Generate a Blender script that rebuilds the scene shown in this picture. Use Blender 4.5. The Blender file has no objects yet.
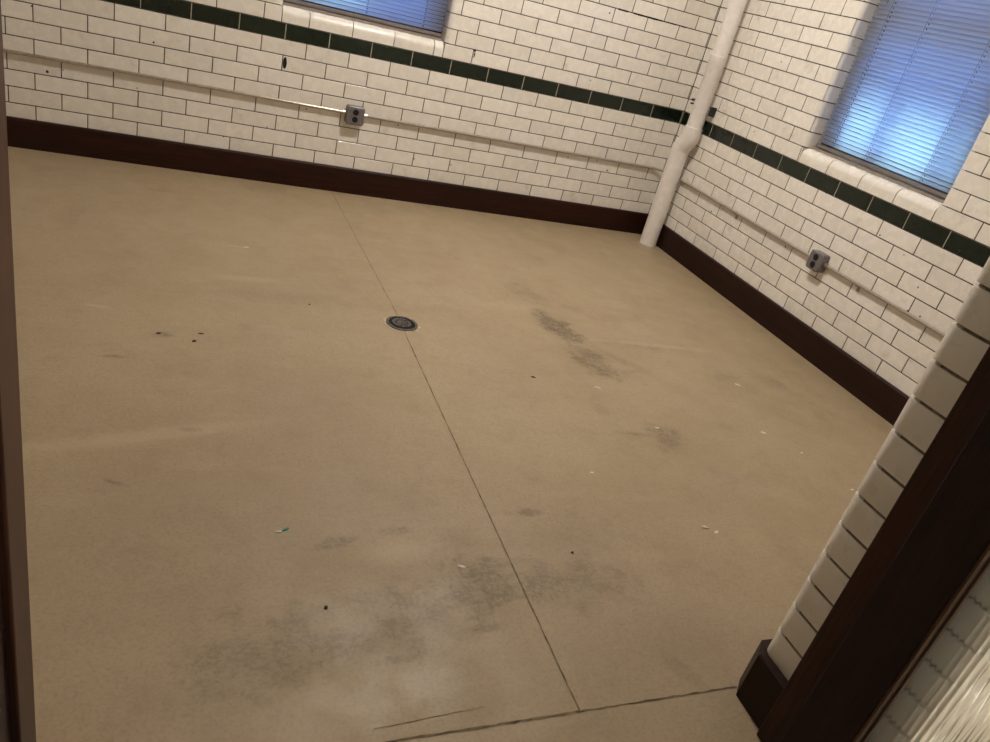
import bpy, bmesh, math, random
from mathutils import Vector, Matrix
random.seed(7)
S = bpy.context.scene
COL = S.collection
PI = math.pi

# ------------------------------------------------------------------ materials
def mat(name):
    m = bpy.data.materials.new(name); m.use_nodes = True
    nt = m.node_tree
    return m, nt, nt.nodes['Principled BSDF']
def N(nt, t, **k):
    n = nt.nodes.new(t)
    for a, v in k.items():
        if a in ('operation', 'data_type', 'blend_type', 'attribute_name', 'wave_type', 'bands_direction', 'feature', 'interpolation_type', 'noise_dimensions', 'rings_direction'):
            setattr(n, a, v)
    return n
def L(nt, a, b): nt.links.new(a, b)
def coords(nt, scale=(1, 1, 1), loc=(0, 0, 0), rot=(0, 0, 0)):
    tc = N(nt, 'ShaderNodeTexCoord'); mp = N(nt, 'ShaderNodeMapping')
    L(nt, tc.outputs['Object'], mp.inputs[0])
    mp.inputs['Scale'].default_value = scale; mp.inputs['Location'].default_value = loc; mp.inputs['Rotation'].default_value = rot
    return mp.outputs[0]
def noise(nt, vec, scale, detail=4, rough=.55, dist=0):
    n = N(nt, 'ShaderNodeTexNoise'); L(nt, vec, n.inputs['Vector'])
    n.inputs['Scale'].default_value = scale; n.inputs['Detail'].default_value = detail
    n.inputs['Roughness'].default_value = rough; n.inputs['Distortion'].default_value = dist
    return n.outputs['Fac']
def mrange(nt, v, a, b, c=0., d=1., smooth=True):
    n = N(nt, 'ShaderNodeMapRange')
    if smooth: n.interpolation_type = 'SMOOTHSTEP'
    L(nt, v, n.inputs[0])
    for i, x in zip((1, 2, 3, 4), (a, b, c, d)): n.inputs[i].default_value = x
    return n.outputs[0]
def math_(nt, op, a, b=None):
    n = N(nt, 'ShaderNodeMath', operation=op)
    for i, x in enumerate((a, b)):
        if x is None: continue
        if isinstance(x, (int, float)): n.inputs[i].default_value = x
        else: L(nt, x, n.inputs[i])
    return n.outputs[0]
def mix(nt, fac, a, b, bt='MIX'):
    n = N(nt, 'ShaderNodeMix', data_type='RGBA', blend_type=bt)
    if isinstance(fac, (int, float)): n.inputs[0].default_value = fac
    else: L(nt, fac, n.inputs[0])
    for i, x in ((6, a), (7, b)):
        if isinstance(x, tuple): n.inputs[i].default_value = (*x, 1)
        else: L(nt, x, n.inputs[i])
    return n.outputs[2]
def bump(nt, h, bs, strength=.3, dist=.002):
    n = N(nt, 'ShaderNodeBump'); n.inputs['Strength'].default_value = strength; n.inputs['Distance'].default_value = dist
    L(nt, h, n.inputs['Height']); L(nt, n.outputs[0], bs.inputs['Normal'])
def simple(name, col, rough=.5, metal=0., nscale=30, namt=.12, bmp=0):
    m, nt, b = mat(name)
    v = coords(nt); f = noise(nt, v, nscale, 4)
    c = mix(nt, mrange(nt, f, .3, .7), tuple(x * (1 - namt) for x in col), tuple(min(1, x * (1 + namt)) for x in col))
    L(nt, c, b.inputs['Base Color']); b.inputs['Roughness'].default_value = rough; b.inputs['Metallic'].default_value = metal
    if bmp: bump(nt, f, b, bmp)
    return m

def glazed(name, c_lo, c_hi, rough, dirt=(.33, .27, .19), dirtamt=.5):
    m, nt, b = mat(name)
    v = coords(nt)
    at = N(nt, 'ShaderNodeAttribute', attribute_name='tint')
    c = mix(nt, at.outputs['Fac'], c_lo, c_hi)
    cloud = noise(nt, v, 9, 6, .65)
    c = mix(nt, mrange(nt, cloud, .56, .82, 0, dirtamt), c, dirt)
    sp = noise(nt, v, 160, 3, .6)
    c = mix(nt, mrange(nt, sp, .73, .78, 0, .55), c, (.16, .12, .08))
    L(nt, c, b.inputs['Base Color'])
    r = mrange(nt, noise(nt, v, 22, 3), .3, .7, rough - .05, rough + .12)
    L(nt, r, b.inputs['Roughness'])
    bump(nt, noise(nt, v, 14, 3, .5), b, .22, .006)
    return m
BRICK = glazed('cream glazed brick', (.79, .75, .68), (.87, .83, .765), .22)
PIERB = glazed('grey white glazed brick', (.78, .745, .67), (.84, .81, .74), .30, dirtamt=.28)
GREEN = glazed('dark green glazed brick', (.005, .011, .006), (.008, .016, .008), .16, dirt=(.05, .05, .03), dirtamt=.25)
GROUT = simple('dark dirty grout', (.050, .036, .024), .9, nscale=40, namt=.35)
PGROUT = simple('grey recessed mortar', (.17, .135, .10), .95, nscale=60, namt=.3)
LGROUT = simple('pale grout in green band', (.42, .37, .29), .85, nscale=40, namt=.2)
HOLE = simple('black hole', (.006, .005, .004), .9)
PLASTER = simple('plaster', (.62, .56, .46), .9, nscale=5, namt=.05)

def wood(name, dark, light, axis, rough=.42, scale=1.):
    m, nt, b = mat(name)
    sc = [18, 18, 18]; sc[axis] = 1.2
    v = coords(nt, tuple(s * scale for s in sc))
    g = noise(nt, v, 2.2, 8, .7, .8)
    w = noise(nt, coords(nt, tuple(s * 3 * scale for s in sc)), 3, 5, .6)
    f = math_(nt, 'ADD', math_(nt, 'MULTIPLY', g, .65), math_(nt, 'MULTIPLY', w, .35))
    c = mix(nt, mrange(nt, f, .36, .66), dark, light)
    L(nt, c, b.inputs['Base Color']); b.inputs['Roughness'].default_value = rough; b.inputs['Specular IOR Level'].default_value = .22
    bump(nt, f, b, .25, .002)
    return m
WOODX = wood('dark red stained oak along x', (.013, .0034, .0017), (.036, .009, .0045), 0, .5)
WOODY = wood('dark red stained oak along y', (.014, .0042, .0026), (.028, .009, .0055), 1, .5)
WOODZ = wood('dark red stained oak upright', (.024, .0075, .0045), (.058, .020, .012), 2)
WOODD = wood('near black stained oak', (.009, .0035, .0035), (.027, .009, .009), 2, .5)
BEADW = wood('worn brown glazing bead', (.06, .030, .018), (.12, .065, .038), 2)
WINW = wood('dark window wood', (.05, .035, .03), (.10, .07, .055), 2)
PIPEM = simple('white painted pipe', (.80, .76, .73), .42, nscale=25, namt=.05, bmp=.1)
IRON = simple('black iron', (.02, .018, .016), .6)
GALV = simple('galvanised steel conduit', (.56, .51, .44), .28, .85, nscale=60, namt=.15)
PAINTC = simple('cream painted conduit', (.37, .32, .265), .35, nscale=50, namt=.12)
BOXG = simple('grey metal outlet box', (.20, .185, .195), .5, .35, nscale=80, namt=.12)
BLACK = simple('black plastic', (.003, .0025, .003), .8)
STRAPM = simple('strap steel', (.40, .36, .30), .4, .6)
RAILM = simple('blind rail', (.20, .18, .17), .4)
LADDER = simple('blind cord', (.10, .11, .16), .8)
WHITEP = simple('white paint chip', (.75, .71, .63), .7, nscale=200)
TEALP = simple('teal painted chip', (.03, .25, .19), .6, nscale=200)
DEBRIS = simple('dark grit', (.03, .022, .015), .9, nscale=200)
SHADE = simple('lamp metal', (.5, .48, .45), .35, .7)
STOOLM = simple('grey brown painted stool', (.27, .22, .18), .6)
OUTG = simple('pale outdoor ground', (.62, .62, .62), .9, nscale=2, namt=.2)
OUTW = simple('grey outdoor wall', (.24, .24, .27), .9, nscale=2, namt=.2)
DRAINM = simple('worn drain iron', (.11, .095, .085), .5, .5, nscale=90, namt=.5)

def slatmat():
    m, nt, b = mat('white blind slat')
    b.inputs['Base Color'].default_value = (.55, .55, .55, 1); b.inputs['Roughness'].default_value = .45
    tr = N(nt, 'ShaderNodeBsdfTranslucent'); tr.inputs[0].default_value = (.68, .76, .84, 1)
    mx = N(nt, 'ShaderNodeMixShader'); mx.inputs[0].default_value = .5
    L(nt, b.outputs[0], mx.inputs[1]); L(nt, tr.outputs[0], mx.inputs[2])
    L(nt, mx.outputs[0], nt.nodes['Material Output'].inputs[0])
    return m
SLAT = slatmat()
def glassmat(name, col=(1, 1, 1), rough=0., ior=1.45):
    m, nt, b = mat(name)
    b.inputs['Base Color'].default_value = (*col, 1); b.inputs['Roughness'].default_value = rough
    b.inputs['Transmission Weight'].default_value = 1; b.inputs['IOR'].default_value = ior
    return m
REED = glassmat('reeded glass', (.97, .98, .95), .17)
PANE = glassmat('window glass', (1, 1, 1), 0)
def emis(name, col, s):
    m, nt, b = mat(name)
    b.inputs['Emission Color'].default_value = (*col, 1); b.inputs['Emission Strength'].default_value = s
    b.inputs['Base Color'].default_value = (.8, .8, .8, 1)
    return m
GLOW = emis('opal lamp glass', (1, .80, .58), 3)
GLOWC = emis('opal corridor tube', (1, .96, .82), 3)

# floor ---------------------------------------------------------------
def floormat():
    m, nt, b = mat('sealed tan concrete')
    v = coords(nt)
    c = mix(nt, mrange(nt, noise(nt, v, 1.3, 5, .6), .3, .7), (.362, .277, .172), (.408, .32, .207))
    c = mix(nt, mrange(nt, noise(nt, coords(nt, (1, 3.2, 1)), 2.6, 6, .65), .52, .78, 0, .55), c, (.44, .345, .225))
    c = mix(nt, mrange(nt, noise(nt, v, 4.5, 7, .7), .50, .72, 0, .36), c, (.25, .185, .115))
    c = mix(nt, mrange(nt, noise(nt, v, 11, 6, .7), .50, .75, 0, .22), c, (.23, .17, .11))
    c = mix(nt, mrange(nt, noise(nt, v, 120, 4, .7), .42, .75, 0, .45), c, (.20, .145, .09))
    c = mix(nt, mrange(nt, noise(nt, v, 42, 6, .8), .42, .70, 0, .22), c, (.23, .17, .10))
    c = mix(nt, mrange(nt, noise(nt, v, 260, 2, .5), .70, .78, 0, .5), c, (.52, .45, .33))
    mott = noise(nt, v, 16, 6, .75)
    fine = noise(nt, v, 75, 4, .7)
    blob = noise(nt, v, 9, 6, .7)
    tex = mrange(nt, math_(nt, 'ADD', math_(nt, 'MULTIPLY', mott, .55), math_(nt, 'MULTIPLY', fine, .45)), .40, .60)
    # dirt patches: x, y, rx, ry, rot(deg), strength
    dark = [(-1.40, -1.28, .07, .12, 20, .45), (-1.39, -1.63, .08, .17, 14, 1.2), (-1.34, -1.93, .09, .14, 24, 1.0),
            (-1.18, -1.95, .03, .20, 38, .35), (-1.02, -1.76, .14, .05, 0, .4), (-1.315, -2.50, .055, .085, -15, .85),
            (-1.44, -2.49, .09, .02, -8, .65), (-.72, -2.02, .10, .04, 10, .35), (-.45, -2.05, .05, .12, 30, .4),
            (-2.78, -3.31, .17, .11, 10, .62), (-2.63, -3.31, .15, .055, 8, .55), (-2.50, -3.25, .13, .09, 12, .6),
            (-2.28, -3.17, .17, .085, 8, .8), (-2.12, -3.18, .14, .075, 5, .7), (-1.98, -3.18, .13, .085, 0, .55),
            (-1.90, -2.98, .16, .10, 20, .25), (-2.05, -2.90, .06, .018, 0, .7), (-2.61, -2.99, .07, .016, 14, .75), (-2.45, -2.955, .05, .014, 6, .6),
            (-3.05, -1.93, .04, .025, 0, .8), (-3.12, -2.74, .03, .008, -30, .7), (-2.95, -2.50, .03, .008, 0, .7),
            (-3.16, -2.10, .035, .010, 0, .85), (-2.31, -3.30, .035, .012, 0, .6), (-2.53, -3.36, .05, .012, 4, .7),
            (-1.50, -2.33, .03, .04, 20, .35), (-2.12, -1.56, .30, .04, 4, .22), (-2.6, -1.55, .5, .05, 0, .20),
            (-1.82, -3.38, .18, .10, 0, .18), (-1.87, -3.46, .03, .06, 20, .4), (-3.0, -3.0, .4, .25, 0, .12)]
    acc = None
    for (x, y, rx, ry, a, s) in dark:
        mp = N(nt, 'ShaderNodeMapping'); mp.vector_type = 'TEXTURE'
        tc = N(nt, 'ShaderNodeTexCoord'); L(nt, tc.outputs['Object'], mp.inputs[0])
        mp.inputs['Location'].default_value = (x, y, 0); mp.inputs['Rotation'].default_value = (0, 0, math.radians(a))
        mp.inputs['Scale'].default_value = (rx * 1.5, ry * 1.5, 1)
        ln = N(nt, 'ShaderNodeVectorMath', operation='LENGTH'); L(nt, mp.outputs[0], ln.inputs[0])
        q = math_(nt, 'ADD', ln.outputs['Value'], math_(nt, 'MULTIPLY', math_(nt, 'SUBTRACT', blob, .5), 3.0))
        f = mrange(nt, q, .95, .25, 0, s)
        acc = f if acc is None else math_(nt, 'MAXIMUM', acc, f)
    acc = math_(nt, 'MULTIPLY', acc, mrange(nt, tex, 0, 1, .35, 1))
    c = mix(nt, math_(nt, 'MULTIPLY', acc, .80), c, (.135, .102, .066))
    # pale scuffs
    for (x, y, rx, ry, a, s) in [(-3.05, -2.53, .30, .035, 14, .32), (-2.47, -3.04, .10, .045, 5, .28), (-2.72, -1.40, .16, .03, 0, .3),
                                 (-2.69, -3.45, .22, .08, 10, .2), (-3.25, -1.75, .05, .012, -10, .4), (-1.5, -1.45, .2, .05, 0, .2), (-2.75, -1.05, .05, .01, 0, .5),
                                 (-3.55, -2.65, .3, .05, 14, .3), (-.9, -1.75, .35, .02, -3, .3)]:
        mp = N(nt, 'ShaderNodeMapping'); mp.vector_type = 'TEXTURE'
        tc = N(nt, 'ShaderNodeTexCoord'); L(nt, tc.outputs['Object'], mp.inputs[0])
        mp.inputs['Location'].default_value = (x, y, 0); mp.inputs['Rotation'].default_value = (0, 0, math.radians(a))
        mp.inputs['Scale'].default_value = (rx * 1.4, ry * 1.4, 1)
        ln = N(nt, 'ShaderNodeVectorMath', operation='LENGTH'); L(nt, mp.outputs[0], ln.inputs[0])
        q = math_(nt, 'ADD', ln.outputs['Value'], math_(nt, 'MULTIPLY', math_(nt, 'SUBTRACT', mott, .5), .8))
        c = mix(nt, mrange(nt, q, 1., .2, 0, s), c, (.52, .42, .28))
    L(nt, c, b.inputs['Base Color'])
    L(nt, mrange(nt, noise(nt, v, 6, 5), .3, .7, .42, .62), b.inputs['Roughness'])
    b.inputs['Specular IOR Level'].default_value = .35
    bump(nt, math_(nt, 'ADD', fine, math_(nt, 'MULTIPLY', noise(nt, v, 5, 2), .6)), b, .12, .002)
    return m
FLOORM = floormat()
CRACK = simple('dirt filled floor joint', (.165, .122, .076), .95, nscale=30, namt=.5)

# ------------------------------------------------------------------ mesh helpers
def link(o, parent=None):
    COL.objects.link(o)
    if parent is not None: o.parent = parent
    return o
def finish(name, bm, mats, parent=None, smooth=None):
    me = bpy.data.meshes.new(name)
    bmesh.ops.recalc_face_normals(bm, faces=bm.faces[:])
    if smooth is not None:
        for f in bm.faces: f.smooth = True
        for e in bm.edges:
            if len(e.link_faces) == 2 and e.calc_face_angle(0) > smooth: e.smooth = False
    bm.to_mesh(me); bm.free()
    for m in (mats if isinstance(mats, (list, tuple)) else [mats]): me.materials.append(m)
    return link(bpy.data.objects.new(name, me), parent)
def box(bm, x0, y0, z0, x1, y1, z1, mi=0, bev=0):
    vs = [bm.verts.new(p) for p in ((x0, y0, z0), (x1, y0, z0), (x1, y1, z0), (x0, y1, z0), (x0, y0, z1), (x1, y0, z1), (x1, y1, z1), (x0, y1, z1))]
    fs = [bm.faces.new([vs[i] for i in q]) for q in ((0, 3, 2, 1), (4, 5, 6, 7), (0, 1, 5, 4), (1, 2, 6, 5), (2, 3, 7, 6), (3, 0, 4, 7))]
    for f in fs: f.material_index = mi
    if bev:
        es = list({e for f in fs for e in f.edges})
        r = bmesh.ops.bevel(bm, geom=es, offset=bev, segments=2, affect='EDGES', profile=.5)
        for f in r['faces']: f.material_index = mi
    return vs
def prism(bm, pts, z0, z1, mp=lambda x, y, z: (x, y, z), mi=0, tint=None, lay=None, bev=0):
    n = len(pts)
    if bev:
        cx = sum(p[0] for p in pts) / n; cy = sum(p[1] for p in pts) / n
        rings = [(z0, bev), (z0 + bev, 0), (z1 - bev, 0), (z1, bev)]
        def sh(p, d):
            v = Vector((p[0] - cx, p[1] - cy)); l = v.length
            return (p[0] - v.x / l * d, p[1] - v.y / l * d)
        R = [[bm.verts.new(mp(*sh(p, d), z)) for p in pts] for z, d in rings]
    else:
        R = [[bm.verts.new(mp(*p, z)) for p in pts] for z in (z0, z1)]
    fs = []
    for a, b in zip(R, R[1:]):
        for i in range(n): fs.append(bm.faces.new((a[i], a[(i + 1) % n], b[(i + 1) % n], b[i])))
    fs.append(bm.faces.new(R[0][::-1])); fs.append(bm.faces.new(R[-1]))
    for f in fs:
        f.material_index = mi
        if lay is not None: f[lay] = tint
    return fs
def tube(bm, path, rad, seg=20, cap=True, mi=0):
    """path of points, radius constant or per point"""
    pts = [Vector(p) for p in path]; n = len(pts)
    rs = rad if isinstance(rad, (list, tuple)) else [rad] * n
    t0 = (pts[1] - pts[0]).normalized()
    up = Vector((0, 0, 1)) if abs(t0.z) < .9 else Vector((1, 0, 0))
    u = t0.cross(up).normalized(); prev = t0; rings = []
    for i, p in enumerate(pts):
        if i == 0: t = t0
        elif i == n - 1: t = (pts[-1] - pts[-2]).normalized()
        else: t = ((pts[i + 1] - p).normalized() + (p - pts[i - 1]).normalized()).normalized()
        q = prev.rotation_difference(t); u = (q @ u).normalized(); prev = t
        w = t.cross(u)
        rings.append([bm.verts.new(p + (u * math.cos(2 * PI * k / seg) + w * math.sin(2 * PI * k / seg)) * rs[i]) for k in range(seg)])
    for a, b in zip(rings, rings[1:]):
        for k in range(seg):
            f = bm.faces.new((a[k], a[(k + 1) % seg], b[(k + 1) % seg], b[k])); f.material_index = mi
    if cap:
        for r in (rings[0][::-1], rings[-1]): bm.faces.new(r).material_index = mi
def arcpath(p0, pc, p1, n=8):
    """quadratic corner from p0 to p1 around pc"""
    p0, pc, p1 = map(Vector, (p0, pc, p1))
    return [p0 * (1 - t) ** 2 + pc * 2 * t * (1 - t) + p1 * t * t for t in [i / n for i in range(n + 1)]]
def empty(name, loc=(0, 0, 0)):
    o = bpy.data.objects.new(name, None); o.location = loc; o.empty_display_size = .1
    return link(o)
def tag(o, label=None, cat=None, group=None, kind=None):
    if label: o['label'] = label
    if cat: o['category'] = cat
    if group: o['group'] = group
    if kind: o['kind'] = kind
    return o
def struct(o, label, cat):
    return tag(o, label, cat, kind='structure')

# ------------------------------------------------------------------ brickwork
H = .0786784; ZF = .1356521; BL = .2286; J = .0046; DEP = .012; MD = .0030
GROW = 9
def zrow(n): return ZF + (n - 1) * H       # bottom of course n (1-based)
CEIL = 3.02
def cut(a, b, holes):
    """subtract hole intervals from [a,b]"""
    segs = [(a, b)]
    for (h0, h1) in holes:
        out = []
        for s, e in segs:
            if h1 <= s or h0 >= e: out.append((s, e)); continue
            if h0 > s: out.append((s, h0))
            if h1 < e: out.append((h1, e))
        segs = out
    return [(s, e) for s, e in segs if e - s > .006]
RB = .03
def brick_wall(bm, mp, s0, s1, phase, opening=None, rev=.10, zmax=CEIL, zmin=.12, skiprow=()):
    """mp(s,d,z) -> world; d is depth into the wall. opening=(sa,sb,zb,zt)"""
    lay = bm.faces.layers.float['tint']
    n = 1
    for row in range(0, 40):
        za, zb = zrow(row), zrow(row + 1)
        if zb > zmax + H * .9 or row in skiprow: continue
        za = max(za, zmin); zb = min(zb, zmax)
        if zb - za < .01: continue
        ph = phase if row % 2 else phase + BL / 2
        holes = []
        inop = False
        if opening:
            sa, sb, oz0, oz1 = opening
            inop = oz0 - .02 < (za + zb) / 2 < oz1
            sill = abs(zb - oz0) < .02
            if inop: holes = [(sa, sb)]
            if sill: holes = [(sa, sb)]
        k0 = math.floor((s0 - ph) / BL); s = ph + k0 * BL
        while s < s1:
            for a, b in cut(max(s, s0), min(s + BL, s1), holes):
                a0, b0 = a + J / 2, b - J / 2
                t = random.random() ** 1.2
                green = row == GROW
                jl = [random.uniform(-.0003, .0003) for _ in range(4)]
                e = .0014
                if opening and inop and (abs(b - opening[0]) < 1e-4 or abs(a - opening[1]) < 1e-4):
                    right = abs(b - opening[0]) < 1e-4      # opening lies at +s side
                    pts = []
                    if right:
                        b1 = opening[0]
                        pts = [(a0, DEP), (a0, e), (a0 + e, 0)]
                        pts += [(b1 - RB + RB * math.sin(q), RB - RB * math.cos(q)) for q in [i * PI / 20 for i in range(11)]]
                        pts += [(b1, rev), (b1 - .03, rev), (b1 - .035, DEP + .01)]
                    else:
                        b1 = opening[1]
                        pts = [(b0, DEP), (b0, e), (b0 - e, 0)]
                        pts += [(b1 + RB - RB * math.sin(q), RB - RB * math.cos(q)) for q in [i * PI / 20 for i in range(11)]]
                        pts += [(b1, rev), (b1 + .03, rev), (b1 + .035, DEP + .01)]
                    prism(bm, pts, za + J / 2, zb - J / 2, lambda x, y, z: mp(x, y, z), 0, t, lay)
                    continue
                z0, z1 = za + J / 2, zb - J / 2
                B = [(a0, DEP, z0), (b0, DEP, z0), (b0, DEP, z1), (a0, DEP, z1)]
                F = [(a0, e, z0), (b0, e, z0), (b0, e, z1), (a0, e, z1)]
                G = [(a0 + e, jl[0], z0 + e), (b0 - e, jl[1], z0 + e), (b0 - e, jl[2], z1 - e), (a0 + e, jl[0] + jl[2] - jl[1], z1 - e)]
                V = [[bm.verts.new(mp(*p)) for p in r] for r in (B, F, G)]
                fs = [bm.faces.new(V[2])]
                for r, q in ((0, 1), (1, 2)):
                    for i in range(4): fs.append(bm.faces.new((V[r][i], V[r][(i + 1) % 4], V[q][(i + 1) % 4], V[q][i])))
                for q, f in enumerate(fs): f.material_index = (1 if green else 0) if (q == 0 or q > 4 or green) else 2; f[lay] = t
            s += BL
        if opening and sill:                                 # rounded sill course
            edges = [opening[0]]
            q = ph + math.floor((opening[0] - ph) / BL) * BL
            while q < opening[1] - .03:
                if q > opening[0] + .03: edges.append(q)
                q += BL
            edges.append(opening[1])
            for a, b in zip(edges, edges[1:]):
                pr = [(DEP, za + J / 2), (.0, za + J / 2)]
                r = .042
                pr += [(r - r * math.cos(w), zb - r + r * math.sin(w)) for w in [i * PI / 24 for i in range(13)]]
                pr += [(.10, zb), (.10, zb - .02), (.05, za + J / 2)]
                prism(bm, pr, a + J / 2, b - J / 2, lambda x, y, z: mp(z, x, y), 0, random.random(), lay)
            for q0 in (opening[0] - .008, opening[1] + .002):
                prism(bm, [(q0, .0045), (q0 + .006, .0045), (q0 + .006, .07), (q0, .07)], za + .003, zb - .003, lambda x, y, z: mp(x, y, z), 0, .5, lay)
def slab_with_opening(bm, mp, s0, s1, z0, z1, d0, d1, op, mi, holes_mi=None):
    def b(sa, za, sb, zb):
        P = [mp(s, d, z) for s in (sa, sb) for d in (d0, d1) for z in (za, zb)]
        xs, ys, zs = zip(*P)
        box(bm, min(xs), min(ys), min(zs), max(xs), max(ys), max(zs), mi)
    if not op: b(s0, z0, s1, z1); return
    sa, sb, oz0, oz1 = op
    b(s0, z0, sa, z1); b(sb, z0, s1, z1); b(sa, z0, sb, oz0); b(sa, oz1, sb, z1)
def disc(bm, mp, s, z, r, mi, sx=1., d=-.0006):
    vs = [bm.verts.new(mp(s + r * sx * math.cos(a) * random.uniform(.8, 1.15), d, z + r * math.sin(a) * random.uniform(.8, 1.15))) for a in [i * PI / 5 for i in range(10)]]
    vb = [bm.verts.new(mp(s, .003, z))]
    f = bm.faces.new(vs); f.material_index = mi
    for i in range(10):
        g = bm.faces.new((vs[i], vs[(i + 1) % 10], vb[0])); g.material_index = mi
def newbm():
    bm = bmesh.new(); bm.faces.layers.float.new('tint'); return bm

WT = .36        # wall thickness
# back wall : s = x, depth = +y
mb = lambda s, d, z: (s, d, z)
OPB = (-2.548, -1.668, zrow(11), 2.25)
XL = -4.75
bm = newbm()
brick_wall(bm, mb, XL, 0.0, -3.66555, OPB)
slab_with_opening(bm, mb, XL - .3, WT, -.05, CEIL + .1, MD + .010, WT, (OPB[0] - .03, OPB[1] + .03, OPB[2] - .045, OPB[3]), 2)
slab_with_opening(bm, mb, XL, 0, .02, CEIL, MD, MD + .011, (OPB[0] - .034, OPB[1] + .034, OPB[2] - .06, OPB[3]), 2)
box(bm, XL, MD - .0012, zrow(9) + .002, 0, MD + .002, zrow(10) - .002, 3)
for s, z, r in [(-3.612, 0.39, 0.007), (-3.544, 0.411, 0.003), (-3.145, 0.622, 0.005), (-2.37, 0.433, 0.004), (-1.849, 0.436, 0.004), (-2.566, 0.301, 0.004), (-2.785, 0.212, 0.004), (-1.717, 0.259, 0.004), (-1.483, 0.258, 0.004), (-1.487, 0.919, 0.008), (-0.729, 0.427, 0.004), (-0.518, 0.434, 0.004), (-0.425, 0.386, 0.006), (-0.724, 1.282, 0.005), (-0.724, 0.9, 0.004), (-0.593, 1.012, 0.003), (-3.635, 0.688, 0.003), (-3.214, 0.387, 0.003), (-3.67, 0.676, 0.004)]:
    disc(bm, mb, s, z, r, 4)
disc(bm, mb, -2.509, .648, .033, 4, .30)
disc(bm, mb, -1.485, .895, .016, 4, .25)
for (sa, sb, w) in ((-.675, -.19, .0032),):
    zc = zrow(16)
    for i in range(14):
        x0 = sa + (sb - sa) * i / 14; x1 = sa + (sb - sa) * (i + 1) / 14
        h = random.uniform(.003, .009) * (1 if 2 < i < 12 else .6)
        box(bm, x0, -.0008, zc - h, x1, .002, zc + h * .7, 4)
wb = finish('wall_back', bm, [BRICK, GREEN, GROUT, LGROUT, HOLE])
struct(wb, 'back wall of cream glazed brick with one dark green course under the window', 'wall')

# right wall : s = -y, depth = +x
mr = lambda s, d, z: (d, -s, z)
OPR = (1.150, 2.0525, zrow(11), 2.25)
bm = newbm()
RY = 3.547
brick_wall(bm, mr, 0.0, RY, .33777, OPR)
slab_with_opening(bm, mr, -.0, 8.2, -.05, CEIL + .1, MD + .010, WT, (OPR[0] - .03, OPR[1] + .03, OPR[2] - .045, OPR[3]), 2)
slab_with_opening(bm, mr, 0.014, RY, .02, CEIL, MD, MD + .011, (OPR[0] - .034, OPR[1] + .034, OPR[2] - .06, OPR[3]), 2)
box(bm, MD - .0012, -RY, zrow(9) + .002, MD + .002, 0, zrow(10) - .002, 3)
for s, z, r in [(0.257, 0.436, 0.005), (0.624, 0.383, 0.006), (0.722, 0.433, 0.004), (1.317, 0.429, 0.005), (1.867, 0.429, 0.006), (2.163, 0.463, 0.005), (2.231, 0.47, 0.004), (0.729, 1.278, 0.004), (0.726, 0.897, 0.004), (1.425, 0.764, 0.004), (1.843, 0.699, 0.004), (2.153, 0.574, 0.004), (0.771, 0.82, 0.003), (0.17, 1.438, 0.004), (2.011, 0.669, 0.003)]:
    disc(bm, mr, s, z, r, 4)
wr = finish('wall_right', bm, [BRICK, GREEN, GROUT, LGROUT, HOLE])
struct(wr, 'right wall of cream glazed brick with dark green course below the large blue window', 'wall')

# left wall (outside the picture)
ml = lambda s, d, z: (XL - d, -s, z)
bm = newbm()
brick_wall(bm, ml, 0, RY, .1, None)
slab_with_opening(bm, ml, -.0, 8.2, -.05, CEIL + .1, MD, .3, None, 2)
wl = finish('wall_left', bm, [BRICK, GREEN, GROUT])
struct(wl, 'left wall of cream glazed brick', 'wall')

# door wall with opening; right pier seen on its reveal
PX = -1.740; LX = -3.205; YF = -3.547; YC = -3.905; DT = 2.25
bm = newbm(); lay = bm.faces.layers.float['tint']
box(bm, PX + .02, YC + .01, -.05, .0, YF - .01, CEIL + .1, 1)
box(bm, XL, YC + .01, -.05, LX - .02, YF - .01, CEIL + .1, 1)
box(bm, LX - .02, YC + .01, DT, PX + .02, YF - .01, CEIL + .1, 1)
box(bm, PX + .0035, YC + .035, 0, PX + .03, YF - .035, DT, 1)
box(bm, LX - .03, YC + .035, 0, LX - .0035, YF - .035, DT, 1)
mroom = lambda s, d, z: (s, YF - d, z)
mcor = lambda s, d, z: (s, YC + d, z)
PH = .0769; z = .2105 - 2 * PH; k = 0
R = .03
while z < CEIL:
    ln = .2286 if k % 2 else .1143
    g = .0033
    for sx, X in ((1, PX), (-1, LX)):
        if z > DT - .02: break
        pts = [(X + sx * ln, YF)]
        pts += [(X + sx * (R - R * math.sin(a)), YF - R + R * math.cos(a)) for a in [i * PI / 24 for i in range(13)]]
        pts += [(X + sx * (R - R * math.cos(a)), YC + R - R * math.sin(a)) for a in [i * PI / 24 for i in range(13)]]
        pts += [(X + sx * ln, YC)]
        if sx < 0: pts = pts[::-1]
        prism(bm, pts, z + g, min(z + PH - g, DT), mi=0, tint=random.random(), lay=lay, bev=.0015)
    k += 1; z += PH
def flatbricks(mp, s0, s1, z0, z1, mi=0):
    z = .2105 - 2 * PH; k = 0
    while z < z1 - .01:
        if z + PH > z0 + .02:
            s = s0 if s0 > -1.7 or True else s0
            ss = s0; 
            off = (.2286 if k % 2 else .1143)
            while ss < s1 - .01:
                e = min(ss + (off if ss == s0 else .2286), s1)
                vs = [bm.verts.new(mp(a, d, b)) for d in (0, .02) for a, b in ((ss + .003, z + .0033), (e - .003, z + .0033), (e - .003, min(z + PH, z1) - .0033), (ss + .003, min(z + PH, z1) - .0033))]
                t = random.random()
                for q in ((0, 1, 2, 3), (0, 1, 5, 4), (1, 2, 6, 5), (2, 3, 7, 6), (3, 0, 4, 7)):
                    f = bm.faces.new([vs[i] for i in q]); f.material_index = mi; f[lay] = t
                ss = e
        z += PH; k += 1
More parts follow.
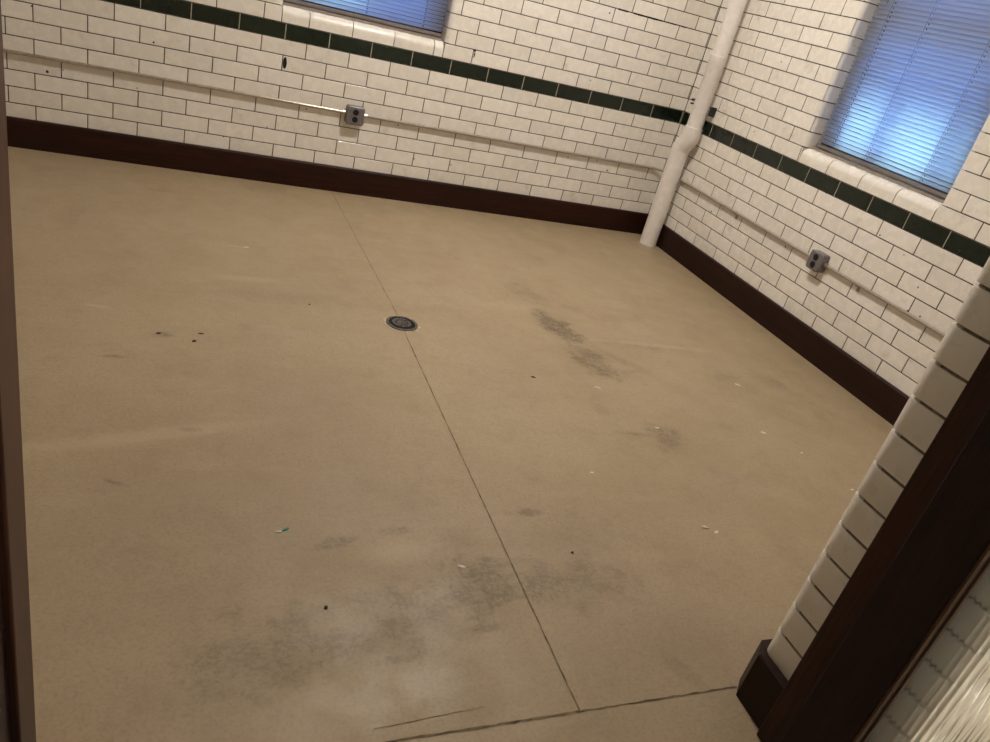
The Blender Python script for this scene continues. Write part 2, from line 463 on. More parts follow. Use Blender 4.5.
flatbricks(lambda s, d, z: (PX + .2286 + s, YC + d, z), 0, -PX - .2286, 0, CEIL)
flatbricks(lambda s, d, z: (PX + .2286 + s, YF - d, z), 0, -PX - .2286, 0, CEIL)
flatbricks(lambda s, d, z: (LX - .2286 - s, YC + d, z), 0, LX - .2286 - XL, 0, CEIL)
flatbricks(lambda s, d, z: (LX - .2286 - s, YF - d, z), 0, LX - .2286 - XL, 0, CEIL)
flatbricks(lambda s, d, z: (LX - .2286 + s, YF - d, z), 0, PX - LX + .4572, DT + .01, CEIL)
wd = finish('wall_front', bm, [PIERB, PGROUT], smooth=math.radians(25))
struct(wd, 'doorway wall whose rounded glazed brick pier edge stands beside the dark door frame', 'wall')

# floor, ceiling, corridor shell
bm = bmesh.new()
box(bm, XL - .3, -8.2, -.12, WT, WT, 0, 0)
# control joints as slim dirt lines flush in the slab
def strip(bm, pts, w, z=.0006, mi=1, wob=.0006):
    L_, R_ = [], []
    for i, p in enumerate(pts):
        a = Vector(pts[max(i - 1, 0)]); b = Vector(pts[min(i + 1, len(pts) - 1)]); t = (b - a).normalized(); n = Vector((-t.y, t.x))
        ww = w * random.uniform(.65, 1.25)
        o = random.uniform(-wob, wob)
        L_.append(bm.verts.new((p[0] + n.x * (ww + o), p[1] + n.y * (ww + o), z))); R_.append(bm.verts.new((p[0] - n.x * (ww - o), p[1] - n.y * (ww - o), z)))
    for i in range(len(pts) - 1):
        f = bm.faces.new((L_[i], L_[i + 1], R_[i + 1], R_[i])); f.material_index = mi
def poly(a, b, n): return [(a[0] + (b[0] - a[0]) * i / n, a[1] + (b[1] - a[1]) * i / n) for i in range(n + 1)]
strip(bm, poly((-2.174, -.03), (-2.143, -1.64), 60), .0014)
strip(bm, poly((-2.149, -1.79), (-2.173, -3.545), 80), .0019)
strip(bm, poly((-2.60, -3.552), (-2.173, -3.548), 30), .0034, wob=.001)
strip(bm, poly((-2.173, -3.548), (-1.745, -3.545), 30), .0026, wob=.001)
strip(bm, poly((-3.20, -3.556), (-2.60, -3.552), 30), .0030, wob=.001)
strip(bm, poly((-2.62, -3.520), (-2.38, -3.505), 24), .0006)
fl = finish('floor', bm, [FLOORM, CRACK])
struct(fl, 'tan sealed concrete floor with stains and thin control joints', 'floor')
bm = bmesh.new(); box(bm, XL - .3, -8.2, CEIL, WT, WT, CEIL + .12)
struct(finish('ceiling', bm, PLASTER), 'plain plaster ceiling', 'ceiling')
bm = bmesh.new(); box(bm, XL - .3, -8.2, 0, WT, -8.0, CEIL)
struct(finish('wall_corridor', bm, PLASTER), 'plain plaster corridor wall opposite the doorway', 'wall')

# baseboards (room): profile extruded
def bb_profile(t, h): return [(0, 0), (-t, 0), (-t, h - .008), (-t + .005, h), (0, h)]
BH = .146; BT = .019
bm = bmesh.new()
prism(bm, bb_profile(BT, BH), XL, -.0, lambda x, y, z: (z, x, y))
struct(finish('baseboard_back', bm, WOODX), 'dark red wooden baseboard along the back wall', 'baseboard')
bm = bmesh.new()
prism(bm, bb_profile(BT, BH), .0 + BT, RY - .02, lambda x, y, z: (x, -z, y))
struct(finish('baseboard_right', bm, WOODY), 'dark brown wooden baseboard along the right wall', 'baseboard')
bm = bmesh.new()
prism(bm, bb_profile(BT, BH), BT, RY, lambda x, y, z: (XL - x, -z, y))
struct(finish('baseboard_left', bm, WOODY), 'dark wooden baseboard along the left wall', 'baseboard')
# baseboard wrapping the pier
bm = bmesh.new()
PB = .139
o = [(-.02, YF + .021), (-1.722, YF + .021), (-1.762, YF - .018), (-1.762, -3.70), (PX, -3.70), (PX, YF - .03), (PX + .01, YF - .008), (PX + .03, YF), (-.02, YF)]
i_ = [(-.02, YF + .016), (-1.720, YF + .016), (-1.757, YF - .0205), (-1.757, -3.70), (PX, -3.70), (PX, YF - .03), (PX + .01, YF - .008), (PX + .03, YF), (-.02, YF)]
R3 = [[bm.verts.new((p[0], p[1], z)) for p in q] for q, z in ((o, 0), (o, PB - .005), (i_, PB))]
for a, b in zip(R3, R3[1:]):
    for q in range(len(o)): bm.faces.new((a[q], a[(q + 1) % len(o)], b[(q + 1) % len(o)], b[q]))
bm.faces.new(R3[0][::-1]); bm.faces.new(R3[2])
struct(finish('baseboard_front', bm, WOODY), 'dark wooden baseboard block wrapping the foot of the brick pier beside the doorway', 'baseboard')

# ------------------------------------------------------------------ door frame and leaves
FX = -1.780
bm = bmesh.new()
box(bm, FX, -3.733, 0, PX + .001, -3.666, DT - .06, 0, .003)
box(bm, FX + .012, -3.80, 0, PX + .001, -3.733, DT - .06, 0, .003)
struct(finish('trim_1', bm, WOODZ), 'dark red brown upright door frame post against the brick pier on the right', 'door frame')
bm = bmesh.new()
box(bm, LX - .001, -3.745, 0, -3.161, -3.652, DT - .06, 0, .003)
box(bm, LX - .001, -3.80, 0, -3.175, -3.745, DT - .06, 0, .003)
struct(finish('trim_2', bm, WOODZ), 'brown upright door frame post along the left edge of the photo', 'door frame')
bm = bmesh.new()
box(bm, LX, -3.80, DT - .06, PX, -3.66, DT, 0, .003)
struct(finish('trim_3', bm, WOODX), 'dark wooden head of the door frame', 'door frame')

def door_leaf(name, xc, sgn, label):
    """leaf standing open at right angles to the wall, in the plane x = xc"""
    y0, y1 = -3.742, -4.43; z0, z1 = .012, DT - .075; hx = .021
    st = .115
    root = empty(name, (xc, y0, 0)); struct(root, label, 'door')
    def part(nm, bm, m, **k):
        ob = finish(nm, bm, m, **k); ob.parent = root; ob.matrix_parent_inverse = Matrix.Translation((-xc, -y0, 0)); return ob
    for a, b in ((y0, y0 - st), (y1 + st, y1)):
        bm = bmesh.new(); box(bm, xc - hx, b, z0, xc + hx, a, z1, 0, .003); part('stile', bm, WOODD)
    for a, b in ((z0, z0 + .19), (z1 - .115, z1)):
        bm = bmesh.new(); box(bm, xc - hx + .001, y1 + st, a, xc + hx - .001, y0 - st, b, 0, .002); part('rail', bm, WOODD)
    ga, gb, gz0, gz1 = y0 - st, y1 + st, z0 + .19, z1 - .115
    bm = bmesh.new()
    for sx in (-1, 1):
        xa, xb = sorted((xc + sx * .006, xc + sx * (hx - .003)))
        w = .0045
        box(bm, xa, ga - w, gz0, xb, ga, gz1); box(bm, xa, gb, gz0, xb, gb + w, gz1)
        box(bm, xa, gb, gz0, xb, ga, gz0 + w); box(bm, xa, gb, gz1 - w, xb, ga, gz1)
    part('glazing_bead', bm, BEADW)
    # reeded glass : flutes on the camera side
    bm = bmesh.new()
    pitch = .0115; n = int(round((ga - gb) / pitch)); per = 8
    prof = []
    for k in range(n * per + 1):
        y = ga - (ga - gb) * k / (n * per); ph = (k % per) / per
        prof.append((xc - .0008 + sgn * (.0017 + .0010 * math.sin(PI * ph)), y))
    back = [(xc - sgn * .0022, gb), (xc - sgn * .0022, ga)]
    V0 = [bm.verts.new((x, y, gz0)) for x, y in prof + back]; V1 = [bm.verts.new((x, y, gz1)) for x, y in prof + back]
    m_ = len(V0)
    for q in range(m_): bm.faces.new((V0[q], V0[(q + 1) % m_], V1[(q + 1) % m_], V1[q]))
    bm.faces.new(V0[::-1]); bm.faces.new(V1)
    g = part('glass_pane', bm, REED, smooth=math.radians(40)); g['label'] = 'clear vertically reeded glass'
    for zc in (.25, 1.1, 1.9):
        bm = bmesh.new(); tube(bm, [(xc - sgn * .0, y0 + .004, zc - .045), (xc, y0 + .004, zc + .045)], .0035, 12); part('hinge', bm, IRON)
    return root
door_leaf('door_1', -1.799, -1, 'open near black wooden door leaf with reeded glass in the lower right corner')
door_leaf('door_2', -3.192, 1, 'open dark wooden door leaf at the far left edge beside the left frame post')
# specks of white paint on the right stile
# ------------------------------------------------------------------ windows
def window(n, mp, op, label):
    root = struct(empty('window_%d' % n, mp((op[0] + op[1]) / 2, .2, op[2])), label, 'window')
    inv = Matrix.Translation(-Vector(root.location))
    def part(nm, bm, m, **k):
        ob = finish(nm, bm, m, **k); ob.parent = root; ob.matrix_parent_inverse = inv; return ob
    def bx(bm, sa, da, za, sb, db, zb, bev=.002):
        P, Q = mp(sa, da, za), mp(sb, db, zb)
        box(bm, *[min(a, b) for a, b in zip(P, Q)], *[max(a, b) for a, b in zip(P, Q)], 0, bev)
    sa, sb, z0, z1 = op
    bm = bmesh.new()
    f = .045
    bx(bm, sa - .02, .105, z0 - .03, sa + f, .22, z1); bx(bm, sb - f, .105, z0 - .03, sb + .02, .22, z1)
    bx(bm, sa + f, .105, z1 - f, sb - f, .22, z1); bx(bm, sa + f, .105, z0 - .03, sb - f, .22, z0 + .03)
    part('window_frame', bm, WINW)
    bm = bmesh.new(); bx(bm, sa + .003, .052, z0 - .012, sb - .003, .104, z0 + .012)
    part('window_stool', bm, STOOLM)
    zm = (z0 + z1) / 2 + .02
    for (a, b, d) in ((z0 + .03, zm, .15), (zm - .04, z1 - f, .185)):
        bm = bmesh.new()
        bx(bm, sa + f, d, a, sa + f + .045, d + .03, b); bx(bm, sb - f - .045, d, a, sb - f, d + .03, b)
        bx(bm, sa + f + .045, d, a, sb - f - .045, d + .03, a + .055); bx(bm, sa + f + .045, d, b - .04, sb - f - .045, d + .03, b)
        sh = part('sash', bm, WINW)
        bm = bmesh.new(); bx(bm, sa + f + .04, d + .012, a + .05, sb - f - .04, d + .016, b - .035, 0)
        pn = finish('glass_pane', bm, PANE); pn.parent = sh
    return root
window(1, mb, OPB, 'window in the back wall at the top edge behind a lowered blind')
window(2, mr, OPR, 'large window in the right wall glowing blue behind a lowered blind')

def blind(mp, op, label, ladders, tilt, bend=0.0):
    sa, sb, z0, z1 = op; sa += .006; sb -= .006
    dc = .078; pitch = .0205; w = .0125
    zb = z0 + .030
    root = tag(empty('window_blind', mp((sa + sb) / 2, dc, zb)), label, 'blind')
    inv = Matrix.Translation(-Vector(root.location))
    def part(nm, bm, m, **k):
        ob = finish(nm, bm, m, **k); ob.parent = root; ob.matrix_parent_inverse = inv; return ob
    bm = bmesh.new()
    z = zb + .022; hw = .0035; ct, st = math.cos(tilt), math.sin(tilt)
    while z < z1 - .04:
        zz = z
        cutss = [sa] + [q for l in ladders for q in (l - hw, l + hw)] + [sb]
        jit = random.uniform(-.0004, .0004); e1 = random.uniform(-.002, .002); tj = tilt + random.uniform(-.015, .015)
        ct, st = math.cos(tj), math.sin(tj)
        prof = []
        for q in (-1, -.6, -.3, .3, .6, 1):
            u = q * w; h = .0022 * (1 - q * q)
            prof.append((u * ct - h * st, u * st + h * ct))       # (depth offset, height): +u is outward
        cols = [[bm.verts.new(mp(s + (e1 if s in (sa, sb) else 0), dc + d, zz + h + jit * (s - sa))) for d, h in prof] for s in cutss]
        for i in range(len(cols) - 1):
            for k in range(5):
                if i % 2 and k == 2: continue                     # cord hole
                bm.faces.new((cols[i][k], cols[i + 1][k], cols[i + 1][k + 1], cols[i][k + 1]))
        z += pitch
    part('slats', bm, SLAT, smooth=math.radians(50))
    def bx(bm, a, da, za, b, db, zb_, bev=.002):
        P, Q = mp(a, da, za), mp(b, db, zb_)
        box(bm, *[min(x, y) for x, y in zip(P, Q)], *[max(x, y) for x, y in zip(P, Q)], 0, bev)
    bm = bmesh.new(); bx(bm, sa, dc - .010, zb - .012, sb, dc + .010, zb + .004); part('bottom_rail', bm, RAILM)
    bm = bmesh.new(); bx(bm, sa, dc - .016, z1 - .032, sb, dc + .016, z1 - .004); part('head_rail', bm, RAILM)
    for l in ladders:
        for dd in (-.0128, .0128):
            bm = bmesh.new(); tube(bm, [mp(l, dc + dd, zb - .005), mp(l, dc + dd, z1 - .02)], .0007, 6); part('ladder_cord', bm, LADDER)
    bm = bmesh.new(); tube(bm, [mp(sa + .075, dc - .022, z1 - .02), mp(sa + .075, dc - .022, z0 + .72)], .004, 8); part('tilt_wand', bm, RAILM)
    return root
TILT = math.radians(-51)
blind(mb, OPB, 'lowered mini blind with dark and pale blue slats in the back wall window', (OPB[0] + .12, -2.108, OPB[1] - .12), TILT)
blind(mr, OPR, 'lowered mini blind glowing bright blue in the right wall window', (OPR[0] + .11, 1.50, OPR[1] - .20), TILT)

# ------------------------------------------------------------------ drain pipe in the corner
root = tag(empty('drain_pipe', (-.066, -.20, 0)), 'white painted vertical drain pipe with an offset elbow in the room corner', 'pipe')
inv = Matrix.Translation((.066, .20, 0))
def ppart(nm, bm, m, **k):
    ob = finish(nm, bm, m, **k); ob.parent = root; ob.matrix_parent_inverse = inv; return ob
LP = Vector((-.083, -.215, 0)); UP = Vector((-.074, -.264, 0))
bm = bmesh.new()
def at(P, z): return (P.x, P.y, z)
tube(bm, [at(LP, .0), at(LP, .60), at(LP, .605)], [.056, .056, .0558], 40); ppart('lower_pipe', bm, PIPEM, smooth=.6)
bm = bmesh.new()
pa = [at(LP, .600), at(LP, .604), at(LP, .645)]
mid = [Vector(at(LP, .64)).lerp(Vector(at(UP, .76)), t) for t in (0, .12, .3, .5, .7, .88, 1)]
sm = lambda t: .75 * t + .25 * t * t * (3 - 2 * t)
mid = [(LP.x + (UP.x - LP.x) * sm(t), LP.y + (UP.y - LP.y) * sm(t), .645 + .085 * t) for t in [i / 8 for i in range(1, 9)]]
rs = [.0562, .0575, .0585] + [.059 - .0035 * (i / 8) for i in range(1, 9)] + [.0550, .0545, .050]
tube(bm, pa + mid + [at(UP, .765), at(UP, .792), at(UP, .795)], rs, 40); ppart('elbow', bm, PIPEM, smooth=.6)
bm = bmesh.new()
tube(bm, [at(UP, .79), at(UP, 1.16), at(UP, 1.163), at(UP, 1.215), at(UP, 1.218), at(UP, CEIL)], [.0495, .0495, .0515, .0515, .0485, .0485], 40)
ppart('upper_pipe', bm, PIPEM, smooth=.6)
bm = bmesh.new(); tube(bm, [at(UP, .868), at(UP, .893)], .0525, 32)
box(bm, UP.x - .078, UP.y - .012, .872, UP.x - .045, UP.y + .004, .889, 0, .002)
box(bm, UP.x - .02, UP.y - .068, .855, .003, UP.y - .046, .905, 0, .003)
bm.free()
bm = bmesh.new()
box(bm, -.040, UP.y - .062, .880, -.0005, UP.y - .044, .935, 0, .003)
ppart('pipe_bracket', bm, IRON)
for zq in (.918, .942):
    bm = bmesh.new(); box(bm, -.131, UP.y + .035, zq, -.095, UP.y + .043, zq + .010, 0, .002); ppart('bracket_rod', bm, IRON)

# ------------------------------------------------------------------ conduit and outlets
CZ = .4565; CD = -.014; CR = .0080
def strap(bm, mp, s, z=CZ):
    pts = [mp(s, CD - math.cos(a) * (CR + .0016) + 0 * a, z + math.sin(a) * (CR + .0016)) for a in [(-PI / 2 + i * PI / 8) for i in range(9)]]
    w = .008
    ring = []
    for sgn in (-1, 1):
        ring.append([bm.verts.new(mp(s + sgn * w, CD - math.cos(a) * (CR + .0018), z + math.sin(a) * (CR + .0018))) for a in [(-PI / 2 + i * PI / 8) for i in range(9)]])
    for i in range(8): bm.faces.new((ring[0][i], ring[0][i + 1], ring[1][i + 1], ring[1][i]))
    P, Q = mp(s - w, -.004, z - .034), mp(s + w, -.0005, z - .008)
    box(bm, *[min(a, b) for a, b in zip(P, Q)], *[max(a, b) for a, b in zip(P, Q)])
    P, Q = mp(s - w, -.024, z - CR - .002), mp(s + w, -.0005, z - CR - .0005)
    box(bm, *[min(a, b) for a, b in zip(P, Q)], *[max(a, b) for a, b in zip(P, Q)])
    P, Q = mp(s - .003, -.007, z - .024), mp(s + .003, -.0035, z - .018)
    box(bm, *[min(a, b) for a, b in zip(P, Q)], *[max(a, b) for a, b in zip(P, Q)])
def conduit(paths, label, m, straps, base):
    r = tag(empty('electrical_conduit', base), label, 'conduit')
    inv = Matrix.Translation(-Vector(base))
    bm = bmesh.new(); tube(bm, paths, CR, 18)
    ob = finish('tube', bm, m, smooth=.6); ob.parent = r; ob.matrix_parent_inverse = inv
    for mp, s in straps:
        bm = bmesh.new(); strap(bm, mp, s); ob = finish('strap', bm, STRAPM); ob.parent = r; ob.matrix_parent_inverse = inv
    return r
BX = -2.108; BYR = 1.598   # outlet boxes
conduit([(XL + .001, CD, CZ), (BX - .055, CD, CZ)], 'shiny metal conduit on the back wall left of the outlet box', GALV, [], (-3.4, 0, CZ))
cpath = [(BX + .055, CD, CZ)] + [(-.20, CD, CZ)] + [tuple(p) for p in arcpath((-.13, CD, CZ), (CD, CD, CZ), (CD, -.13, CZ), 10)] + [(CD, -.20, CZ), (CD, -BYR + .055, CZ)]
conduit(cpath, 'cream painted conduit running from the back wall outlet box round the corner behind the pipe', PAINTC, [(mr, .86)], (-1, 0, CZ))
conduit([(CD, -BYR - .055, CZ), (CD, -3.54, CZ)], 'metal conduit on the right wall between outlet box and brick pier', PAINTC, [(mr, 1.87)], (0, -2.4, CZ))

def outlet(mp, s, z, label, dep=.044, hw=.049, grp=None):
    r = tag(empty('outlet_box', mp(s, 0, z)), label, 'outlet')
    inv = Matrix.Translation(-Vector(r.location))
    def part(nm, bm, m, **k):
        ob = finish(nm, bm, m, **k); ob.parent = r; ob.matrix_parent_inverse = inv; return ob
    def rr(h, v, rad, n=5):
        P = []
        for cx, cz, a0 in ((h - rad, v - rad, 0), (-h + rad, v - rad, PI / 2), (-h + rad, -v + rad, PI), (h - rad, -v + rad, 1.5 * PI)):
            P += [(cx + rad * math.cos(a0 + i * PI / 2 / n), cz + rad * math.sin(a0 + i * PI / 2 / n)) for i in range(n + 1)]
        return P
    M = lambda x, y, d: mp(s + x, d, z + y)
    bm = bmesh.new(); prism(bm, rr(hw, hw, .012), -.0005, -dep + .006, lambda x, y, zz: M(x, y, zz)); part('box_body', bm, BOXG, smooth=.5)
    bm = bmesh.new()
    R0 = rr(hw + .0015, hw + .0015, .014); R1 = rr(hw - .004, hw - .004, .011)
    rings = [[bm.verts.new(M(x, y, d)) for x, y in P] for P, d in ((R0, -dep + .006), (R0, -dep + .002), (R1, -dep - .002))]
    for a, b in zip(rings, rings[1:]):
        for i in range(len(R0)): bm.faces.new((a[i], a[(i + 1) % len(R0)], b[(i + 1) % len(R0)], b[i]))
    bm.faces.new(rings[0][::-1]); bm.faces.new(rings[2]); cp = part('cover_plate', bm, BOXG, smooth=.5)
    for dz in (.0195, -.0195):
        bm = bmesh.new()
        c = [(.0160 * math.cos(i * PI / 14), dz + .0160 * math.sin(i * PI / 14)) for i in range(28)]
        prism(bm, c, -dep - .0015, -dep - .0045, lambda x, y, zz: M(x, y, zz))
        rc = part('receptacle', bm, BLACK); rc['label'] = 'round black socket face'
    for dx, dz in ((-.036, .036), (.036, -.036), (0, 0)):
        bm = bmesh.new()
        c = [(dx + .0028 * math.cos(i * PI / 6), dz + .0028 * math.sin(i * PI / 6)) for i in range(12)]
        prism(bm, c, -dep - .001, -dep - .0035, lambda x, y, zz: M(x, y, zz))
        part('screw', bm, STRAPM)
    for sg in (-1, 1):
        bm = bmesh.new(); P = mp(s + sg * (hw - .001), CD, CZ); Q = mp(s + sg * (hw + .020), CD, CZ)
        tube(bm, [P, Q], .0135, 16); part('connector', bm, GALV)
    return r
outlet(mb, BX, .4515, 'grey metal outlet box with two black sockets on the back wall conduit')
outlet(mr, BYR - .012, .457, 'grey metal outlet box with two black sockets on the right wall below the window', hw=.046)

# ------------------------------------------------------------------ floor drain
dx, dy = -2.142, -1.716
root = tag(empty('floor_drain', (dx, dy, 0)), 'round dark metal floor drain on the control joint near the middle of the floor', 'drain')
inv = Matrix.Translation((-dx, -dy, 0))
def dpart(nm, bm, m, **k):
    ob = finish(nm, bm, m, **k); ob.parent = root; ob.matrix_parent_inverse = inv; return ob
def annulus(bm, r0, r1, z0, z1, n=40, mi=0, jag=0):
    A = []
    for i in range(n):
        a = 2 * PI * i / n; j = random.uniform(-jag, jag)
        A.append([bm.verts.new((dx + r * math.cos(a), dy + r * math.sin(a), z)) for r, z in ((r0, z0), (r1 + j, z0), (r1 + j, z1), (r0, z1))])
    for i in range(n):
        a, b = A[i], A[(i + 1) % n]
        for k in range(4): bm.faces.new((a[k], a[(k + 1) % 4], b[(k + 1) % 4], b[k])).material_index = mi
bm = bmesh.new(); annulus(bm, .063, .077, .0004, .0012, 40, 0, .004); dpart('chipped_collar', bm, simple('pale chipped concrete', (.45, .36, .25), .9, nscale=60, namt=.3))
bm = bmesh.new(); annulus(bm, .055, .066, .0006, .0045); dpart('rim', bm, DRAINM, smooth=.5)
bm = bmesh.new(); n = 32
vs = [bm.verts.new((dx + .0560 * math.cos(2 * PI * i / n), dy + .0560 * math.sin(2 * PI * i / n), .0009)) for i in range(n)]
bm.faces.new(vs); dpart('sump', bm, HOLE)
bm = bmesh.new()
dy += .007
annulus(bm, .030, .039, .0012, .0040); annulus(bm, .004, .019, .0012, .0040, 20)
for k in range(6):
    a = k * PI / 6
    c, s_ = math.cos(a), math.sin(a)
    P = [(-.040, -.003), (.040, -.003), (.040, .003), (-.040, .003)]
    prism(bm, [(dx + x * c - y * s_, dy + x * s_ + y * c) for x, y in P], .0012, .0036)
dpart('grate', bm, DRAINM); dy -= .007

# ------------------------------------------------------------------ debris on the floor
def chip(name, x, y, sz, asp, rot, m, label, cat, h=.002, group=None):
    bm = bmesh.new(); n = 7
    pts = []
    for i in range(n):
        a = 2 * PI * i / n; r = sz * random.uniform(.6, 1.1)
        u, v = r * math.cos(a), r * asp * math.sin(a)
        pts.append((u * math.cos(rot) - v * math.sin(rot), u * math.sin(rot) + v * math.cos(rot)))
    lo = [bm.verts.new((p[0], p[1], .0)) for p in pts]
    hi = [bm.verts.new((p[0] * .8, p[1] * .8, h * random.uniform(.6, 1.5))) for p in pts]
    for i in range(n): bm.faces.new((lo[i], lo[(i + 1) % n], hi[(i + 1) % n], hi[i]))
    bm.faces.new(lo[::-1]); c = bm.verts.new((0, 0, h))
    for i in range(n): bm.faces.new((hi[i], hi[(i + 1) % n], c))
    ob = finish(name, bm, m); ob.location = (x, y, .0002)
    return tag(ob, label, cat, group)
W = 'paint chip'
chip('paint_chip', -1.439, -2.166, .016, .35, -.6, WHITEP, 'small white paint chip just below the long dark stains right of the floor drain', W)
chip('paint_chip', -.678, -2.087, .017, .4, -.8, WHITEP, 'small white paint chip nearest the right wall baseboard', W)
chip('paint_chip', -.828, -2.465, .018, .4, -.3, WHITEP, 'small white paint chip between the round dark stain and the right baseboard', W)
chip('paint_chip', -1.322, -2.444, .012, .4, -.2, WHITEP, 'small white paint chip on the edge of the round dark stain', W)
chip('paint_chip', -1.736, -2.715, .009, .5, .2, WHITEP, 'tiny white paint chip in the open middle of the floor', W)
chip('paint_chip', -.690, -2.829, .009, .6, .2, WHITEP, 'tiny white paint chip beside the edge of the brick pier', W)
chip('paint_chip', -.74, -2.60, .007, .7, .2, WHITEP, 'tiniest white paint speck on the floor left of the right baseboard end', W)
chip('paint_chip', -1.470, -2.995, .014, .4, -.5, WHITEP, 'curled white paint flake, left one of the pair in front of the brick pier', W, .004)
chip('paint_chip', -1.440, -3.017, .015, .5, .3, WHITEP, 'flat white paint flake, right one of the pair in front of the brick pier', W, .002)
chip('paint_chip', -2.306, -3.100, .014, .4, -.4, WHITEP, 'white paint flake left of the control joint near the dark smudges', W)
chip('paint_chip', -2.744, -2.943, .010, .5, 0, WHITEP, 'white end of the green and white chip pair at lower left', W)
chip('paint_chip', -2.727, -2.936, .014, .35, .5, TEALP, 'teal green paint chip on the floor at lower left', W)
chip('paint_chip', -2.71, -1.05, .012, .3, .1, WHITEP, 'white scraped fleck on the floor left of the control joint near the back wall', W)
D = 'grit'
chip('grit_crumb', -1.702, -2.103, .011, .5, -.3, DEBRIS, 'dark crumb on the floor to the right of the control joint', D)
chip('grit_crumb', -2.665, -3.202, .006, .9, 0, DEBRIS, 'round dark crumb above the smudges at lower left', D, .004)
chip('grit_crumb', -2.91, -1.91, .011, .35, .1, DEBRIS, 'flat dark crumb at left of the drain, upper of two', D)
chip('grit_crumb', -2.935, -1.97, .009, .6, .3, DEBRIS, 'small dark crumb at left of the drain, lower of two', D, .004)
chip('grit_crumb', -3.045, -1.925, .010, .7, .5, DEBRIS, 'dark crumb at the left end of the crumb cluster', D)
chip('grit_crumb', -1.973, -3.072, .006, .9, .5, DEBRIS, 'tiny dark crumb right of the control joint near the dark smudges', D)
chip('grit_crumb', -2.50, -1.60, .006, .9, .5, DEBRIS, 'tiny dark crumb on the floor just left of and behind the drain', D)

# ------------------------------------------------------------------ lamps
LAMP = (-1.62, -1.40)
root = tag(empty('ceiling_light', (*LAMP, CEIL)), 'round opal ceiling light in the middle of the room', 'light')
def lpart(nm, bm, m):
    ob = finish(nm, bm, m, smooth=.6); ob.parent = root; ob.matrix_parent_inverse = Matrix.Translation((-LAMP[0], -LAMP[1], -CEIL)); return ob
bm = bmesh.new(); tube(bm, [(*LAMP, CEIL), (*LAMP, CEIL - .03)], [.16, .15], 32); lpart('canopy', bm, SHADE)
bm = bmesh.new(); tube(bm, [(*LAMP, CEIL - .03), (*LAMP, CEIL - .06), (*LAMP, CEIL - .075)], [.14, .13, .07], 32); lpart('diffuser', bm, GLOW)
def area(name, loc, size, power, col, shape='DISK', size_y=None, rot=(0, 0, 0)):
    l = bpy.data.lights.new(name, 'AREA'); l.shape = shape; l.size = size; l.energy = power; l.color = col
    if size_y: l.size_y = size_y
    o = bpy.data.objects.new(name, l); o.location = loc; o.rotation_euler = rot; link(o); return o
pl_ = bpy.data.lights.new('room_lamp', 'POINT'); pl_.energy = 27; pl_.color = (1, .915, .82); pl_.shadow_soft_size = .075
po = bpy.data.objects.new('room_lamp', pl_); po.location = (*LAMP, CEIL - .16); link(po)
area('room_lamp_glow', (*LAMP, CEIL - .085), .15, 48, (1, .915, .82))
CL = (-.80, -4.45)
root = tag(empty('corridor_light', (*CL, CEIL)), 'long corridor ceiling light outside the doorway', 'light')
bm = bmesh.new(); box(bm, CL[0] - .6, CL[1] - .1, CEIL - .05, CL[0] + .6, CL[1] + .1, CEIL, 0, .01)
ob = finish('housing', bm, SHADE); ob.parent = root; ob.matrix_parent_inverse = Matrix.Translation((-CL[0], -CL[1], -CEIL))
bm = bmesh.new(); box(bm, CL[0] - .57, CL[1] - .08, CEIL - .065, CL[0] + .57, CL[1] + .08, CEIL - .05, 0, .004)
ob = finish('diffuser', bm, GLOWC); ob.parent = root; ob.matrix_parent_inverse = Matrix.Translation((-CL[0], -CL[1], -CEIL))
area('corridor_lamp', (*CL, CEIL - .08), 1.1, 135, (1, .95, .86), 'RECTANGLE', .16)

# ------------------------------------------------------------------ outdoors
bm = bmesh.new(); box(bm, WT + .01, -14, -.5, 14, 14, -.3); box(bm, -14, WT + .01, -.5, WT + .01, 14, -.3)
struct(finish('ground_outside', bm, OUTG), 'pale ground outside the windows', 'ground')
bm = bmesh.new(); box(bm, 11, -14, -.3, 11.4, 14, 5); box(bm, -14, 11, -.3, 11, 11.4, 5)
struct(finish('wall_outside', bm, OUTW), 'plain building wall across the yard outside', 'wall')

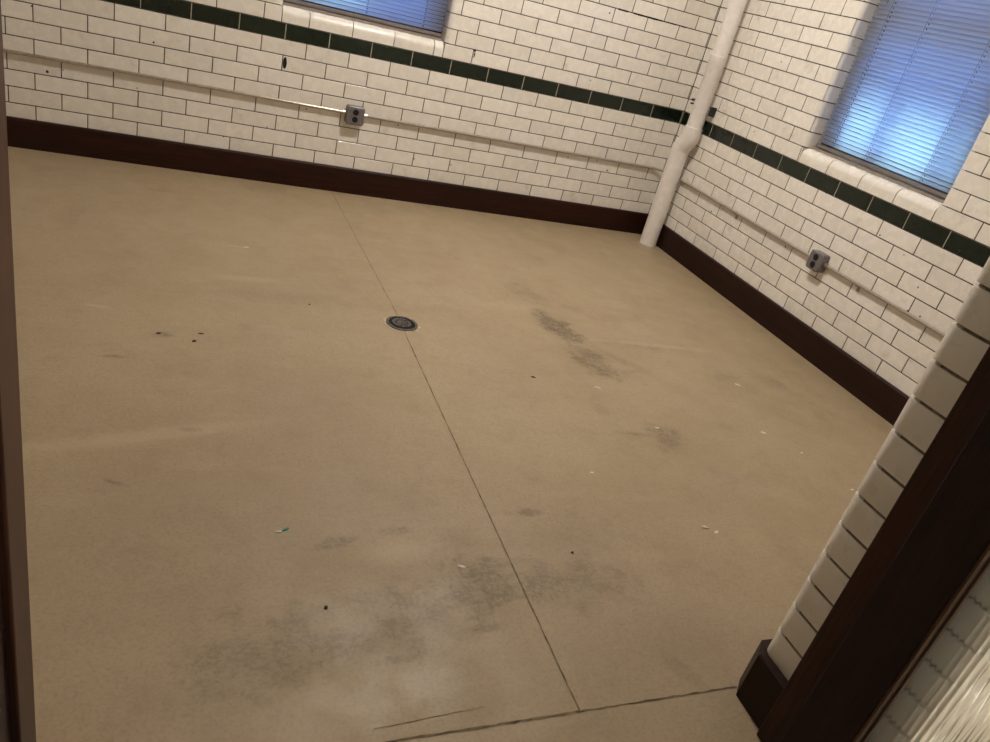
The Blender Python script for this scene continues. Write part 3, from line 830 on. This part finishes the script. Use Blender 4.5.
bm = bmesh.new(); box(bm, -3.4, .75, -.3, -1.0, .95, 1.35)  # unseen wall added to block daylight from the lower back window
struct(finish('added_dimming_wall', bm, OUTW), 'unseen low wall added outside to darken the back window', 'wall')
bm = bmesh.new(); box(bm, WT + .01, -3.6, 2.30, WT + 1.35, 1.0, 2.36)  # unseen canopy and posts added to shape sunlight on the right blind
for yy in (-1.02, -1.40, -1.76, -2.14): box(bm, WT + .75, yy - .035, -.3, WT + .82, yy + .035, 2.30)
struct(finish('added_shade_canopy', bm, OUTW), 'unseen canopy on posts added to shade and streak the right window blind', 'canopy')
sl = bpy.data.lights.new('added_low_sun', 'SUN'); sl.energy = 23; sl.color = (.50, .88, 1); sl.angle = math.radians(5)  # sun added to put bright streaks on the right blind
so = bpy.data.objects.new('added_low_sun', sl); link(so)
so.rotation_euler = Vector((-.75, -.36, -.50)).to_track_quat('-Z', 'Y').to_euler()

w = bpy.data.worlds.new('sky'); S.world = w; w.use_nodes = True
nt = w.node_tree; bg = nt.nodes['Background']
bg.inputs[0].default_value = (.14, .34, 1.0, 1); bg.inputs[1].default_value = 8.5

# ------------------------------------------------------------------ camera
cam = bpy.data.cameras.new('camera'); co = bpy.data.objects.new('camera', cam); COL.objects.link(co)
cam.sensor_fit = 'HORIZONTAL'; cam.sensor_width = 36; cam.lens = 765.3252 / 990 * 36; cam.clip_start = .02
right = Vector((0.91647338, -0.32207464, 0.23736989)); down = Vector((0.04598158, -0.50456409, -0.86214893)); fwd = Vector((0.39744463, 0.80105119, -0.44761006))
m3 = Matrix((right, -down, -fwd)).transposed()
co.matrix_world = Matrix.Translation((-3.02602803, -4.43597979, 1.32203454)) @ m3.to_4x4()
S.camera = co
vs = S.view_settings
S.display_settings.display_device = 'sRGB'
vs.view_transform = 'Standard'; vs.look = 'None'; vs.exposure = 0; vs.gamma = 1; vs.use_curve_mapping = False

# repeats share a group
for key, grp in (('paint_chip', 'paint chips scattered on the concrete floor'), ('grit_crumb', 'dark crumbs scattered on the concrete floor'),
                 ('outlet_box', 'outlet boxes on the brick walls'), ('electrical_conduit', 'conduits running along the brick walls'),
                 ('window_blind', 'lowered window blinds'), ):
    for ob in bpy.data.objects:
        if ob.parent is None and ob.name.split('.')[0] == key: ob['group'] = grp
